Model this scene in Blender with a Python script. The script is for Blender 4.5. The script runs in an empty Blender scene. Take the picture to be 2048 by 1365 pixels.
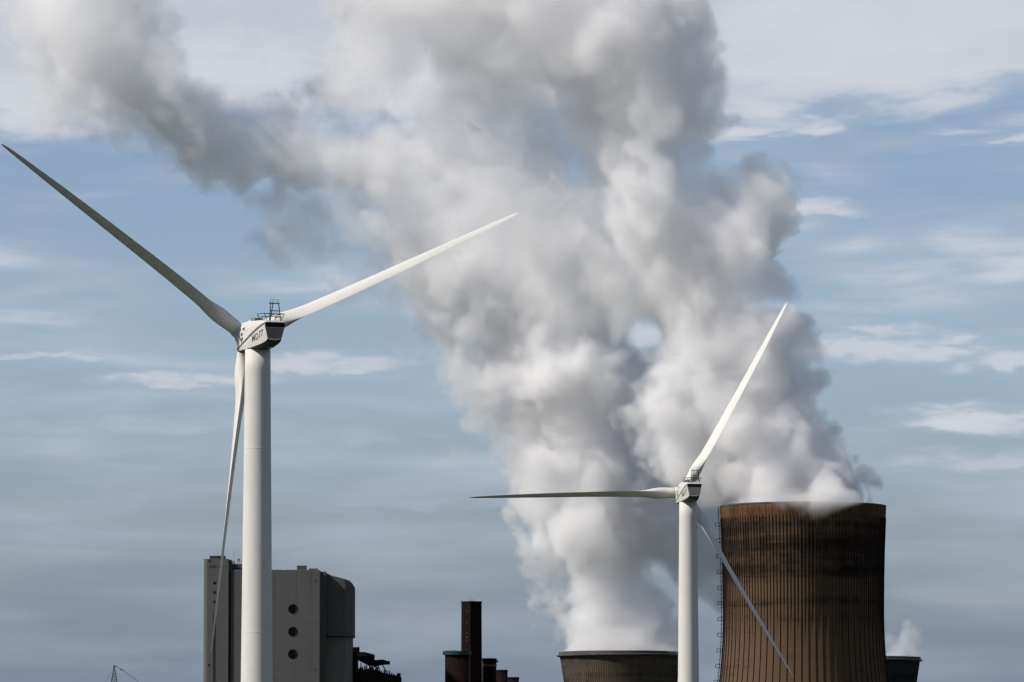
import bpy, bmesh, math, random
import numpy as np
from mathutils import Vector, Matrix

R = math.radians
scene = bpy.context.scene
col = scene.collection

# ------------------------------------------------------------------ camera
F_PX = 11690.0            # focal length in pixels of a 2048 wide picture
HORIZON = 1668.0          # the horizon lies below the frame
PITCH = math.atan((HORIZON - 682.5) / F_PX)
CAM_Z = 1.7
cam_data = bpy.data.cameras.new('camera')
cam_data.sensor_width = 36.0
cam_data.lens = 36.0 * F_PX / 2048.0
cam_data.clip_start = 1.0
cam_data.clip_end = 80000.0
cam = bpy.data.objects.new('camera', cam_data)
col.objects.link(cam)
cam.location = (0, 0, CAM_Z)
cam.rotation_euler = (math.pi / 2 + PITCH, 0, 0)
scene.camera = cam

# ------------------------------------------------------------------ sky, sun, exposure
SUN_AZ = R(-112)           # compass angle of the sun, 0 = straight ahead (+Y), negative = left
SUN_EL = R(40)
world = bpy.data.worlds.new('World')
scene.world = world
world.use_nodes = True
SKY_STRENGTH = 0.072
sun_data = bpy.data.lights.new('sun', 'SUN')
sun_data.energy = 5.0
sun_data.angle = R(2.0)      # a little softened by the thin cloud
sun_data.color = (1.0, 0.945, 0.87)
sun = bpy.data.objects.new('sun', sun_data)
col.objects.link(sun)
sdir = Vector((math.sin(SUN_AZ) * math.cos(SUN_EL), math.cos(SUN_AZ) * math.cos(SUN_EL), math.sin(SUN_EL)))
sun.rotation_euler = (-sdir).to_track_quat('-Z', 'Y').to_euler()
sun.location = (-200, -100, 400)
scene.view_settings.view_transform = 'Standard'
scene.view_settings.look = 'None'
scene.view_settings.exposure = 0.1
scene.view_settings.gamma = 1.0
scene.view_settings.use_curve_mapping = False

cy = scene.cycles
cy.use_denoising = True
cy.use_adaptive_sampling = True
cy.adaptive_threshold = 0.06
cy.max_bounces = 16
cy.diffuse_bounces = 2
cy.glossy_bounces = 2
cy.transparent_max_bounces = 8
cy.volume_bounces = 14
cy.volume_step_rate = 2.8
cy.volume_max_steps = 400


class NT:
    """little helper to write node trees"""
    def __init__(self, tree):
        self.t = tree

    def n(self, kind, **kw):
        nd = self.t.nodes.new(kind)
        for k, v in kw.items():
            setattr(nd, k, v)
        return nd

    def put(self, sock, v):
        if isinstance(v, bpy.types.NodeSocket):
            self.t.links.new(v, sock)
        elif v is not None:
            sock.default_value = v

    def math(self, op, a, b=None, c=None, clamp=False):
        nd = self.n('ShaderNodeMath', operation=op, use_clamp=clamp)
        for i, v in enumerate((a, b, c)):
            if v is not None:
                self.put(nd.inputs[i], v)
        return nd.outputs[0]

    def ramp(self, v, a, b, lo=0.0, hi=1.0, smooth=True):
        nd = self.n('ShaderNodeMapRange', interpolation_type='SMOOTHSTEP' if smooth else 'LINEAR')
        self.put(nd.inputs[0], v)
        for i, q in enumerate((a, b, lo, hi)):
            self.put(nd.inputs[i + 1], q)
        return nd.outputs[0]

    def mix(self, f, a, b, blend='MIX'):
        nd = self.n('ShaderNodeMix', data_type='RGBA', blend_type=blend)
        self.put(nd.inputs[0], f)
        for s, v in ((nd.inputs[6], a), (nd.inputs[7], b)):
            self.put(s, v if isinstance(v, bpy.types.NodeSocket) else (*v, 1.0))
        return nd.outputs[2]

    def noise(self, vec, scale, detail=4.0, rough=0.55, dist=0.0):
        nd = self.n('ShaderNodeTexNoise')
        if vec is not None:
            self.put(nd.inputs['Vector'], vec)
        self.put(nd.inputs['Scale'], scale)
        nd.inputs['Detail'].default_value = detail
        nd.inputs['Roughness'].default_value = rough
        nd.inputs['Distortion'].default_value = dist
        return nd.outputs[0]

    def xyz(self, x, y, z):
        nd = self.n('ShaderNodeCombineXYZ')
        for i, v in enumerate((x, y, z)):
            self.put(nd.inputs[i], v)
        return nd.outputs[0]


def build_sky():
    tree = world.node_tree
    tree.nodes.clear()
    k = NT(tree)
    sky = k.n('ShaderNodeTexSky', sky_type='NISHITA', sun_disc=False)
    sky.sun_elevation = SUN_EL
    sky.sun_rotation = SUN_AZ % (2 * math.pi)
    sky.altitude = 0.0
    sky.air_density = 1.0
    sky.dust_density = 0.1
    sky.ozone_density = 2.0
    tc = k.n('ShaderNodeTexCoord')
    sep = k.n('ShaderNodeSeparateXYZ')
    k.put(sep.inputs[0], tc.outputs['Generated'])
    x, y, z = sep.outputs
    az = k.math('MULTIPLY', k.math('ARCTAN2', x, y), 57.29578)      # degrees right of straight ahead
    el = k.math('MULTIPLY', k.math('ARCSINE', z), 57.29578)         # degrees above the horizon
    # a thin cloud sheet seen at a grazing angle
    h = k.math('ADD', k.math('MAXIMUM', z, 0.0), 0.045)
    u = k.math('DIVIDE', x, h)
    v = k.math('DIVIDE', y, h)
    P = k.xyz(u, v, 0.0)
    big = k.noise(k.xyz(u, k.math('MULTIPLY', v, 0.45), 3.1), 1.5, 3, 0.5, 0.1)
    mid = k.noise(k.xyz(u, k.math('MULTIPLY', v, 0.42), 7.7), 3.4, 4, 0.5, 0.2)
    fine = k.noise(k.xyz(u, k.math('MULTIPLY', v, 0.5), 1.3), 9.0, 5, 0.55, 0.3)
    # the cloud bank in the upper part of the view, breaking up overhead
    edge = k.math('ADD', el, k.math('MULTIPLY', k.math('SUBTRACT', mid, 0.5), 1.2))
    edge = k.math('ADD', edge, k.math('MULTIPLY', k.math('SUBTRACT', big, 0.5), 0.8))
    edge = k.math('ADD', edge, k.math('MULTIPLY', k.math('SUBTRACT', fine, 0.5), 0.5))
    band0 = k.noise(k.xyz(k.math('MULTIPLY', az, 0.30), k.math('MULTIPLY', el, 1.9), 9.1), 1.0, 5, 0.55, 0.4)
    edge = k.math('ADD', edge, k.math('MULTIPLY', k.math('SUBTRACT', band0, 0.5), 2.6))
    deck = k.ramp(edge, 6.75, 7.45)
    deck = k.math('MULTIPLY', deck, k.ramp(k.math('ADD', el, k.math('MULTIPLY', big, 8.0)), 12.0, 20.0, 1.0, 0.12))
    deck = k.math('MULTIPLY', deck, k.ramp(mid, 0.25, 0.6, 0.82, 1.0))
    # thin veils everywhere
    band = k.noise(k.xyz(k.math('MULTIPLY', az, 0.42), k.math('MULTIPLY', el, 2.3), 4.4), 1.0, 4, 0.48, 0.3)
    veil = k.math('MULTIPLY', k.ramp(k.math('ADD', k.math('MULTIPLY', band, 0.75), k.math('MULTIPLY', mid, 0.25)), 0.42, 0.74), k.ramp(el, 2.0, 5.0, 0.25, 0.90))
    veil = k.math('MULTIPLY', veil, k.ramp(el, 9.0, 40.0, 1.0, 0.2))
    # single bright streaks
    def deg(px, py):
        return math.degrees(math.atan((px - 1024) / F_PX)), math.degrees(math.atan((HORIZON - py) / F_PX))
    streaks = None
    wob = k.math('MULTIPLY', k.math('SUBTRACT', k.noise(k.xyz(az, k.math('MULTIPLY', el, 2.2), 5.0), 1.6, 4, 0.55, 0.3), 0.5), 0.55)
    ragged = k.noise(k.xyz(az, k.math('MULTIPLY', el, 4.0), 2.0), 1.9, 3, 0.5, 0.3)
    for px, py, wx, wy, amt in STREAKS:
        a0, e0 = deg(px, py)
        da = k.math('DIVIDE', k.math('SUBTRACT', az, a0), wx / F_PX * 57.3)
        de = k.math('DIVIDE', k.math('SUBTRACT', k.math('ADD', el, k.math('MULTIPLY', wob, 0.45)), e0), wy / F_PX * 57.3)
        de = k.math('MULTIPLY', de, k.ramp(de, -0.2, 0.2, 1.5, 0.8))
        q = k.math('ADD', k.math('MULTIPLY', da, da), k.math('MULTIPLY', de, de))
        q = k.math('ADD', q, k.math('MULTIPLY', k.math('SUBTRACT', ragged, 0.5), 3.0))
        s = k.ramp(q, 1.6, -0.35, 0.0, amt)
        streaks = s if streaks is None else k.math('MAXIMUM', streaks, s)
    cover = k.math('MAXIMUM', k.math('MAXIMUM', deck, veil), streaks, clamp=True)
    base = k.mix(1.0, sky.outputs[0], SKY_TINT, 'MULTIPLY')
    base = k.mix(k.ramp(el, 8.0, 30.0, 0.0, 0.3), base, OVERHEAD_FILL)       # unseen grey overhead, added to take blue out of the fill light
    white = k.mix(k.ramp(mid, 0.3, 0.7), CLOUD_A, CLOUD_B)
    thin = k.mix(k.ramp(cover, 0.35, 0.8), CLOUD_THIN, white)
    base = k.mix(k.ramp(k.math('ADD', el, k.math('MULTIPLY', k.math('SUBTRACT', band, 0.5), 1.1)), 1.2, 5.3, 1.0, 0.0), base, HAZE)
    c = k.mix(cover, base, thin)
    bg = k.n('ShaderNodeBackground')
    k.put(bg.inputs[0], c)
    bg.inputs[1].default_value = SKY_STRENGTH
    out = k.n('ShaderNodeOutputWorld')
    tree.links.new(bg.outputs[0], out.inputs[0])


# where the brighter streaks of cloud stand: photo x, y, half width, half height, strength
STREAKS = [(1610, 418, 150, 28, 0.95), (1960, 852, 220, 38, 0.95), (650, 735, 190, 24, 0.95), (380, 766, 220, 20, 0.9),
           (1780, 700, 250, 40, 0.85), (2010, 735, 120, 26, 0.85), (1600, 255, 130, 30, 0.9), (2050, 280, 120, 18, 0.9), (120, 718, 160, 12, 0.7),
           (1290, 670, 110, 60, 0.95), (1980, 930, 260, 22, 0.65), (430, 150, 110, 70, 0.9), (300, 860, 330, 26, 0.5), (1750, 620, 220, 18, 0.5),
           (650, 880, 200, 20, 0.4), (900, 1010, 240, 20, 0.35)]
SKY_TINT = (0.99, 0.98, 1.13)
OVERHEAD_FILL = (2.5, 2.55, 2.65)
HAZE = (2.7, 3.3, 4.2)
CLOUD_A = (7.0, 7.4, 8.3)
CLOUD_B = (8.3, 8.6, 9.3)
CLOUD_THIN = (6.0, 6.8, 8.0)
build_sky()


def place(px, py, Y):
    """world point seen at photo pixel px, py at ground distance Y"""
    dx = (px - 1024.0) / F_PX
    dy = (682.5 - py) / F_PX
    d = Vector((dx, math.cos(PITCH) - dy * math.sin(PITCH), math.sin(PITCH) + dy * math.cos(PITCH)))
    t = Y / d.y
    return Vector((0, 0, CAM_Z)) + d * t


LEFT_Y, RIGHT_Y = 2900.0, 2665.0


def ppm(Y):
    return F_PX / Y


# ------------------------------------------------------------------ mesh helpers
class MB:
    """collects vertices and faces of ONE mesh"""
    def __init__(self):
        self.v, self.f, self.smooth = [], [], []

    def add(self, vs, fs, smooth=False):
        o = len(self.v)
        self.v += [tuple(q) for q in vs]
        self.f += [tuple(i + o for i in q) for q in fs]
        self.smooth += [smooth] * len(fs)
        return self

    def box(self, x0, x1, y0, y1, z0, z1):
        vs = [(x, y, z) for x in (x0, x1) for y in (y0, y1) for z in (z0, z1)]
        return self.add(vs, [(0, 1, 3, 2), (4, 6, 7, 5), (0, 4, 5, 1), (2, 3, 7, 6), (0, 2, 6, 4), (1, 5, 7, 3)])

    def tube(self, a, b, r, n=6, r2=None, caps=True):
        a, b = Vector(a), Vector(b)
        r2 = r if r2 is None else r2
        d = (b - a).normalized()
        u = d.orthogonal().normalized()
        w = d.cross(u)
        vs = []
        for p, rr in ((a, r), (b, r2)):
            for i in range(n):
                t = 2 * math.pi * i / n
                vs.append(p + (u * math.cos(t) + w * math.sin(t)) * rr)
        fs = [(i, (i + 1) % n, n + (i + 1) % n, n + i) for i in range(n)]
        self.add(vs, fs, n > 6)
        if caps:
            self.add(vs[:n], [tuple(range(n))[::-1]])
            self.add(vs[n:], [tuple(range(n))])
        return self

    def path(self, pts, r, n=5):
        for a, b in zip(pts[:-1], pts[1:]):
            self.tube(a, b, r, n)
        return self

    def loft(self, rings, closed=True, caps=True, smooth=True):
        n = len(rings[0])
        vs = [p for r in rings for p in r]
        fs = []
        m = n if closed else n - 1
        for j in range(len(rings) - 1):
            for i in range(m):
                k = (i + 1) % n
                fs.append((j * n + i, j * n + k, (j + 1) * n + k, (j + 1) * n + i))
        self.add(vs, fs, smooth)
        if caps and closed:
            self.add(rings[0], [tuple(range(n))[::-1]])
            self.add(rings[-1], [tuple(range(n))])
        return self

    def lathe(self, prof, n=48, smooth=True, caps=True, c=(0, 0)):
        rings = [[(c[0] + r * math.cos(2 * math.pi * i / n), c[1] + r * math.sin(2 * math.pi * i / n), z) for i in range(n)] for r, z in prof]
        return self.loft(rings, True, caps, smooth)

    def prism(self, outline, y0, y1):
        """outline in x, z; extruded along y"""
        n = len(outline)
        vs = [(x, y0, z) for x, z in outline] + [(x, y1, z) for x, z in outline]
        fs = [(i, (i + 1) % n, n + (i + 1) % n, n + i) for i in range(n)]
        self.add(vs, fs + [tuple(range(n))[::-1], tuple(range(n, 2 * n))])
        return self

    def mesh(self, name):
        me = bpy.data.meshes.new(name)
        me.from_pydata(self.v, [], self.f)
        me.polygons.foreach_set('use_smooth', self.smooth)
        bm = bmesh.new()
        bm.from_mesh(me)
        bmesh.ops.remove_doubles(bm, verts=bm.verts, dist=1e-5)
        bmesh.ops.recalc_face_normals(bm, faces=bm.faces)
        bm.to_mesh(me)
        bm.free()
        return me

    def build(self, name, mat, parent=None, bevel=0.0):
        o = bpy.data.objects.new(name, self.mesh(name))
        if mat:
            o.data.materials.append(mat)
        col.objects.link(o)
        if parent:
            o.parent = parent
        if bevel:
            b = o.modifiers.new('bevel', 'BEVEL')
            b.width = bevel
            b.segments = 2
            b.limit_method = 'ANGLE'
        return o


def empty(name, loc, rz=0.0):
    o = bpy.data.objects.new(name, None)
    col.objects.link(o)
    o.location = loc
    o.rotation_euler.z = rz
    return o


def tag(o, label, cat, group=None, kind=None):
    o['label'] = label
    o['category'] = cat
    if group:
        o['group'] = group
    if kind:
        o['kind'] = kind
    return o


def link_copy(src, parent, name=None):
    o = src.copy()
    col.objects.link(o)
    o.parent = parent
    return o


# ------------------------------------------------------------------ materials
def surface(name, colour, rough=0.6, spec=0.3, grime=None, grime_amt=0.4, scale=1.0, stretch=(1, 1, 1), bump=0.0, metal=0.0, fine=8.0):
    """plain paint or concrete with weathering noise in object space"""
    m = bpy.data.materials.new(name)
    m.use_nodes = True
    t = m.node_tree
    k = NT(t)
    b = t.nodes['Principled BSDF']
    tc = k.n('ShaderNodeTexCoord')
    mp = k.n('ShaderNodeMapping')
    mp.inputs['Scale'].default_value = stretch
    k.put(mp.inputs[0], tc.outputs['Object'])
    c = colour
    if grime is not None:
        n1 = k.noise(mp.outputs[0], scale, 6, 0.6)
        n2 = k.noise(mp.outputs[0], scale * fine, 4, 0.6)
        f = k.math('ADD', k.math('MULTIPLY', n1, 0.7), k.math('MULTIPLY', n2, 0.3))
        f = k.ramp(f, 0.40, 0.72, 0.0, grime_amt)
        k.put(b.inputs['Base Color'], k.mix(f, colour, grime))
        if bump:
            bp = k.n('ShaderNodeBump')
            bp.inputs['Strength'].default_value = bump
            bp.inputs['Distance'].default_value = 0.05
            k.put(bp.inputs['Height'], n2)
            k.put(b.inputs['Normal'], bp.outputs[0])
    else:
        b.inputs['Base Color'].default_value = (*colour, 1)
    b.inputs['Roughness'].default_value = rough
    b.inputs['Specular IOR Level'].default_value = spec
    b.inputs['Metallic'].default_value = metal
    return m


M = {
    'turbine': surface('turbine_paint', (0.56, 0.545, 0.51), 0.6, 0.12, (0.43, 0.41, 0.37), 0.45, 0.35, (1, 1, 0.3), fine=5),
    'blade': surface('blade_gelcoat', (0.60, 0.585, 0.55), 0.55, 0.15, (0.46, 0.44, 0.40), 0.35, 0.5, (1, 1, 0.25)),
    'nacelle': surface('nacelle_paint', (0.56, 0.545, 0.51), 0.45, 0.3, (0.40, 0.38, 0.33), 0.45, 0.8, (1, 1, 1)),
    'dark': surface('dark_metal', (0.012, 0.012, 0.012), 0.7, 0.08),
    'stripe': surface('stripe_paint', (0.10, 0.10, 0.105), 0.5),
    'letter': surface('lettering_paint', (0.045, 0.05, 0.06), 0.5),
    'rear': surface('rear_panel_paint', (0.20, 0.19, 0.165), 0.55, 0.2, (0.14, 0.13, 0.11), 0.6, 1.2),
    'underside_shade': surface('nacelle_underside_shade', (0.045, 0.042, 0.038), 0.6, 0.2, (0.02, 0.02, 0.018), 0.6, 0.9),
    'steel': surface('galvanised_steel', (0.14, 0.14, 0.14), 0.5, 0.4, metal=0.3),
    'concrete': surface('grey_cladding', (0.086, 0.087, 0.089), 0.75, 0.15, (0.064, 0.064, 0.063), 0.7, 0.035, (1, 1, 0.4), fine=12),
    'concrete2': surface('dark_grey_cladding', (0.075, 0.072, 0.073), 0.7, 0.15, (0.055, 0.052, 0.05), 0.6, 0.05, (1, 1, 0.3), fine=10),
    'concrete3': surface('stair_tower_concrete', (0.095, 0.093, 0.090), 0.8, 0.15, (0.078, 0.072, 0.065), 0.7, 0.06, (1, 1, 0.25), fine=10),
    'lower': surface('pale_corrugated_cladding', (0.135, 0.127, 0.116), 0.8, 0.15, (0.10, 0.093, 0.084), 0.6, 0.08, (1, 1, 0.3)),
    'glass': surface('dark_window_glass', (0.003, 0.0045, 0.005), 0.6, 0.03),
    'strip_glass': surface('strip_window_glass', (0.022, 0.034, 0.034), 0.5, 0.1),
    'frame': surface('window_frame', (0.05, 0.05, 0.05), 0.6),
    'roof': surface('roof_plant', (0.05, 0.047, 0.045), 0.7, 0.2, (0.12, 0.11, 0.09), 0.6, 0.3),
    'rust': surface('rusty_steel', (0.008, 0.006, 0.005), 0.9, 0.08, (0.025, 0.013, 0.009), 0.5, 0.12, fine=9),
    'stack': surface('sooty_brick', (0.012, 0.006, 0.0048), 0.9, 0.05, (0.005, 0.004, 0.0035), 0.8, 0.12, (1, 1, 0.3), fine=10),
    'green': surface('green_cladding', (0.006, 0.042, 0.033), 0.6, 0.2, (0.006, 0.028, 0.024), 0.6, 0.3),
    'lattice': surface('pylon_steel', (0.022, 0.024, 0.020), 0.7, 0.15),
    'field': surface('field_grass', (0.035, 0.045, 0.018), 0.95, 0.1, (0.055, 0.045, 0.028), 0.8, 0.004, fine=14),
}

# ------------------------------------------------------------------ ground
g = MB()
rings = [0.0, 60, 200, 600, 1500, 3000, 6000, 15000, 40000]
n = 64
vs = [(0, 0, 0)]
for r in rings[1:]:
    vs += [(r * math.cos(2 * math.pi * i / n), r * math.sin(2 * math.pi * i / n), 0) for i in range(n)]
fs = [(0, 1 + i, 1 + (i + 1) % n) for i in range(n)]
for j in range(len(rings) - 2):
    a, b = 1 + j * n, 1 + (j + 1) * n
    fs += [(a + i, b + i, b + (i + 1) % n, a + (i + 1) % n) for i in range(n)]
g.add(vs, fs)
ground = g.build('ground', M['field'])
ground['kind'] = 'structure'
ground['label'] = 'flat open farmland below the power station'

# ------------------------------------------------------------------ wind turbines
def interp(x, tab):
    for (x0, y0), (x1, y1) in zip(tab[:-1], tab[1:]):
        if x <= x1:
            t = max(0.0, (x - x0) / (x1 - x0))
            return y0 + (y1 - y0) * t
    return tab[-1][1]


ROTOR_R = 38.5
CHORD = [(1.3, 1.85), (2.8, 1.85), (5, 2.3), (8, 2.62), (9.5, 2.62), (12, 2.5), (18, 2.1), (24, 1.75), (30, 1.35), (35, 0.86), (37.2, 0.66), (38.2, 0.30), (38.5, 0.06)]
THICK = [(1.3, 1.0), (2.8, 1.0), (5, 0.72), (8, 0.40), (12, 0.30), (18, 0.24), (30, 0.19), (38.5, 0.16)]
TWIST = [(1.3, 13), (8, 12), (14, 7.5), (22, 3.5), (30, 1.2), (38.5, 0)]


def smoothtab(x, tab):
    return (interp(x - 0.6, tab) + 2 * interp(x, tab) + interp(x + 0.6, tab)) / 4 if tab[0][0] + 0.6 < x < tab[-1][0] - 1.2 else interp(x, tab)


def blade_mesh():
    """span along +Z, leading edge along +X, the downwind (suction) side along +Y"""
    rs = [1.3, 2.0, 2.8, 3.4, 4, 4.6, 5.3, 6, 7, 8, 9.2, 10.5, 12, 14, 16, 18, 20, 22, 24, 26, 28, 30, 32, 34, 35.5, 36.5, 37.2, 37.8, 38.2, 38.5]
    n = 28
    rings = []
    for r in rs:
        c = smoothtab(r, CHORD)
        th = smoothtab(r, THICK)
        tw = -math.radians(smoothtab(r, TWIST))
        blend = min(1.0, max(0.0, (r - 2.8) / 4.5))
        blend = blend * blend * (3 - 2 * blend)
        ring = []
        for i in range(n):
            a = 2 * math.pi * i / n
            xc = 0.5 + 0.5 * math.cos(a)                       # 1 = leading edge
            s = 1 - xc                                         # distance behind the nose
            yt = 5 * th * (0.2969 * math.sqrt(max(s, 0)) - 0.126 * s - 0.3516 * s ** 2 + 0.2843 * s ** 3 - 0.1036 * s ** 4)
            camber = 0.035 * 4 * s * (1 - s)
            ya = camber + (yt if math.sin(a) > 0 else -yt)
            xa = 0.30 - s
            xr, yr = 0.5 * math.cos(a), 0.5 * math.sin(a)
            X = (xr + (xa - xr) * blend) * c
            Yv = (yr + (ya - yr) * blend) * c
            bend = 0.0007 * (r - 1.3) ** 2 * 0.6
            ring.append((X * math.cos(tw) - Yv * math.sin(tw), X * math.sin(tw) + Yv * math.cos(tw) + bend * 0.0, r))
        rings.append(ring)
    return MB().loft(rings).mesh('blade')


REAR = -6.3


def nac_section(x):
    """half section of the nacelle at x (rotor towards +x): points from deck edge to keel, y >= 0"""
    t = min(1.0, max(0.0, (x - REAR) / (2.8 - REAR)))
    deck = (1.16 - 0.10 * t, 1.52 + 0.22 * min(1.0, t * 5) - 0.25 * max(0.0, t - 0.8) * 5 * 0.6)
    sz = 1.30 - 3.1 * (t ** 1.25)
    stripe = (1.30 + 0.42 * t, sz)
    belly = (0.90 + 0.78 * t ** 0.8, -0.58 - 1.37 * t ** 0.55)
    up = (deck[0] + (stripe[0] - deck[0]) * 0.45 + 0.30 * t, deck[1] + (stripe[1] - deck[1]) * 0.42)
    low = ((stripe[0] + belly[0]) / 2 + 0.03, (stripe[1] + belly[1]) / 2)
    keel = (belly[0] * 0.62, belly[1] - 0.14 - 0.1 * t)
    return [deck, up, stripe, low, belly, keel, (0.0, keel[1] - 0.03)]


def nac_side_y(x, z):
    s = nac_section(x)
    for a, b in zip(s[:-1], s[1:]):
        if min(a[1], b[1]) <= z <= max(a[1], b[1]) and abs(a[1] - b[1]) > 1e-6:
            f = (z - a[1]) / (b[1] - a[1])
            return a[0] + (b[0] - a[0]) * f
    return s[2][0]


def text_outline(body, size, shear=0.0):
    """flat mesh of written characters: (verts, faces)"""
    cu = bpy.data.curves.new('lettering', 'FONT')
    cu.body = body
    cu.size = size
    cu.shear = shear
    cu.resolution_u = 3
    cu.offset = 0.012
    cu.space_character = 1.12
    o = bpy.data.objects.new('lettering', cu)
    col.objects.link(o)
    dg = bpy.context.evaluated_depsgraph_get()
    dg.update()
    me = bpy.data.meshes.new_from_object(o.evaluated_get(dg))
    vs = [tuple(v.co) for v in me.vertices]
    fs = [tuple(p.vertices) for p in me.polygons]
    bpy.data.objects.remove(o)
    bpy.data.curves.remove(cu)
    bpy.data.meshes.remove(me)
    return vs, fs


BLADE = blade_mesh()
BLADE.materials.append(M['blade'])


def make_turbine(label, hub, yaw, phase, pitch, size):
    tilt = R(5)
    over = 4.3
    axis = Vector((-math.sin(yaw) * math.cos(tilt), math.cos(yaw) * math.cos(tilt), math.sin(tilt)))
    side = Vector((math.cos(yaw), math.sin(yaw), 0))
    upv = side.cross(axis)
    hub = Vector(hub)
    base = hub - Vector((axis.x, axis.y, 0)).normalized() * over
    top_z = hub.z + 0.02 - over * math.sin(tilt) * 0.6                       # nacelle axis above the tower
    root = empty('wind_turbine', (base.x, base.y, 0))
    tag(root, label, 'wind turbine', 'wind turbines in front of the power station')
    zt = top_z - 1.75
    # tower of welded cans with faint flange seams
    tw = MB()
    prof = []
    r0, r1 = 2.12, 1.56
    cans = 24
    for i in range(cans + 1):
        z = zt * i / cans
        r = r0 + (r1 - r0) * i / cans
        prof += [(r, z)]
    tw.lathe([(r, z) for r, z in prof], 64)
    tower = tw.build('tower', M['turbine'], root)
    for q in (0.30, 0.43, 0.60, 0.80):
        z = zt * q
        r = r0 + (r1 - r0) * q
        MB().lathe([(r + 0.002, z - 0.06), (r + 0.010, z - 0.05), (r + 0.010, z + 0.05), (r + 0.002, z + 0.06)], 64, caps=False).build('flange_seam', M['turbine'], tower)
    MB().box(-0.45, 0.45, -r0 - 0.05, -r0 + 0.3, 0.9, 3.0).build('door', M['stripe'], tower)
    MB().lathe([(2.9, 0.0), (2.9, 0.25), (2.3, 0.3)], 32).build('foundation', M['concrete3'], root)
    # nacelle frame: local +x towards the rotor
    nac = MB()
    xs = [REAR, -6.0, -5.4, -4.6, -3.6, -2.6, -1.6, -0.5, 0.6, 1.6, 2.3, 2.8]
    rings = []
    for x in xs:
        h = nac_section(x)
        ring = [(x, y, z) for y, z in h] + [(x, -y, z) for y, z in h[-2::-1]]
        rings.append(ring)
    # nose closing onto the hub
    c = [(3.15, y * 0.80, z * 0.80 + 0.02) for _, y, z in rings[-1]]
    rings.append(c)
    nac.loft(rings, True, True, smooth=False)
    nrot = math.pi / 2 + yaw
    body = nac.build('nacelle', M['nacelle'], root, bevel=0.05)
    body.location = (0, 0, top_z)
    body.data.materials.append(M['underside_shade'])
    for pg in body.data.polygons:  # shade under the nacelle painted into its downward faces
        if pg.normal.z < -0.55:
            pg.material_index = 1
    body.rotation_euler = (0, -tilt * 0.6, nrot)
    # rear face, the black louvre under the deck edge
    s = nac_section(REAR)
    E = REAR + 5.0
    MB().add([(E - 5.03, s[2][0] - 0.05, 0.86), (E - 5.03, s[2][0] - 0.03, 1.43), (E - 5.03, -s[2][0] + 0.03, 1.43), (E - 5.03, -s[2][0] + 0.05, 0.86),
              (E - 4.95, s[2][0] - 0.05, 0.86), (E - 4.95, s[2][0] - 0.03, 1.43), (E - 4.95, -s[2][0] + 0.03, 1.43), (E - 4.95, -s[2][0] + 0.05, 0.86)],
             [(0, 1, 2, 3), (4, 7, 6, 5), (0, 4, 5, 1), (1, 5, 6, 2), (2, 6, 7, 3), (3, 7, 4, 0)]).build('louvre', M['dark'], body)
    MB().add([(E - 5.022, s[3][0] + 0.10, 0.80), (E - 5.022, -s[3][0] - 0.10, 0.80), (E - 5.022, -s[4][0] - 0.0, -0.5), (E - 5.022, s[4][0] + 0.0, -0.5),
              (E - 4.96, s[3][0] + 0.10, 0.80), (E - 4.96, -s[3][0] - 0.10, 0.80), (E - 4.96, -s[4][0], -0.5), (E - 4.96, s[4][0], -0.5)],
             [(0, 1, 2, 3), (4, 7, 6, 5), (0, 4, 5, 1), (1, 5, 6, 2), (2, 6, 7, 3), (3, 7, 4, 0)]).build('rear_panel', M['rear'], body)
    MB().box(-4.9, -3.6, -0.45, -0.05, -1.62, -1.52).build('hatch', M['turbine'], body)
    # painted stripe sweeping down the side and letters on it
    for sg in (1, -1):
        vs, fs = [], []
        m = 22
        for i in range(m + 1):
            x = REAR + 0.04 + (2.6 - REAR) * i / m
            z = nac_section(x)[2][1]
            wd = 0.16 + 0.06 * math.sin(math.pi * i / m)
            for dz in (wd, 0.0, -wd * 0.6):
                y = nac_side_y(x, z + dz) + 0.02
                vs.append((x, sg * y, z + dz))
        for i in range(m):
            for j in range(2):
                a = i * 3 + j
                fs.append((a, a + 1, a + 4, a + 3))
        MB().add(vs, fs).build('stripe', M['stripe'], body)
    def letters(body_text, size, x0, z0, run, shear, nm):
        tv, tf = text_outline(body_text, size, shear)
        vs = []
        for tx, ty, _ in tv:
            x, z = x0 + tx * run[0], z0 + tx * run[1] + ty
            vs.append((x, nac_side_y(x, z) + 0.025, z))
        MB().add(vs, tf).build(nm, M['letter'], body)
    # seen from the left the text runs from front (+x) to rear
    letters('MD', 1.08, -1.95, -0.92, (-1.2, 0.24), 0.12, 'lettering')
    letters('77', 1.08, -4.05, -0.46, (-1.15, 0.26), 0.25, 'lettering')
    # maker's mark near the nose: bent arrow and three small blocks
    def mark(pts, nm='emblem'):
        vs = [(x, nac_side_y(x, z) + 0.025, z) for x, z in pts]
        MB().add(vs, [tuple(range(len(vs)))]).build(nm, M['letter'], body)
    mark([(1.55, 0.95), (1.35, 0.95), (2.15, 0.05), (2.45, 0.10)])
    mark([(2.45, 0.06), (2.15, 0.02), (1.2, -0.85), (1.38, -0.95)])
    for zq, xq in ((0.62, 0.75), (-0.05, 1.15), (-0.62, 0.95)):
        mark([(xq, zq), (xq + 0.55, zq - 0.04), (xq + 0.55, zq + 0.34), (xq, zq + 0.38)])
    # roof hatch, weather mast, rails
    MB().loft([[(0.3, 0.75, 1.6), (2.0, 0.75, 1.5), (2.0, -0.75, 1.5), (0.3, -0.75, 1.6)],
               [(0.45, 0.62, 2.12), (1.6, 0.6, 1.95), (1.6, -0.6, 1.95), (0.45, -0.62, 2.12)]], smooth=False).build('roof_cowl', M['nacelle'], body, 0.06)
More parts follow.
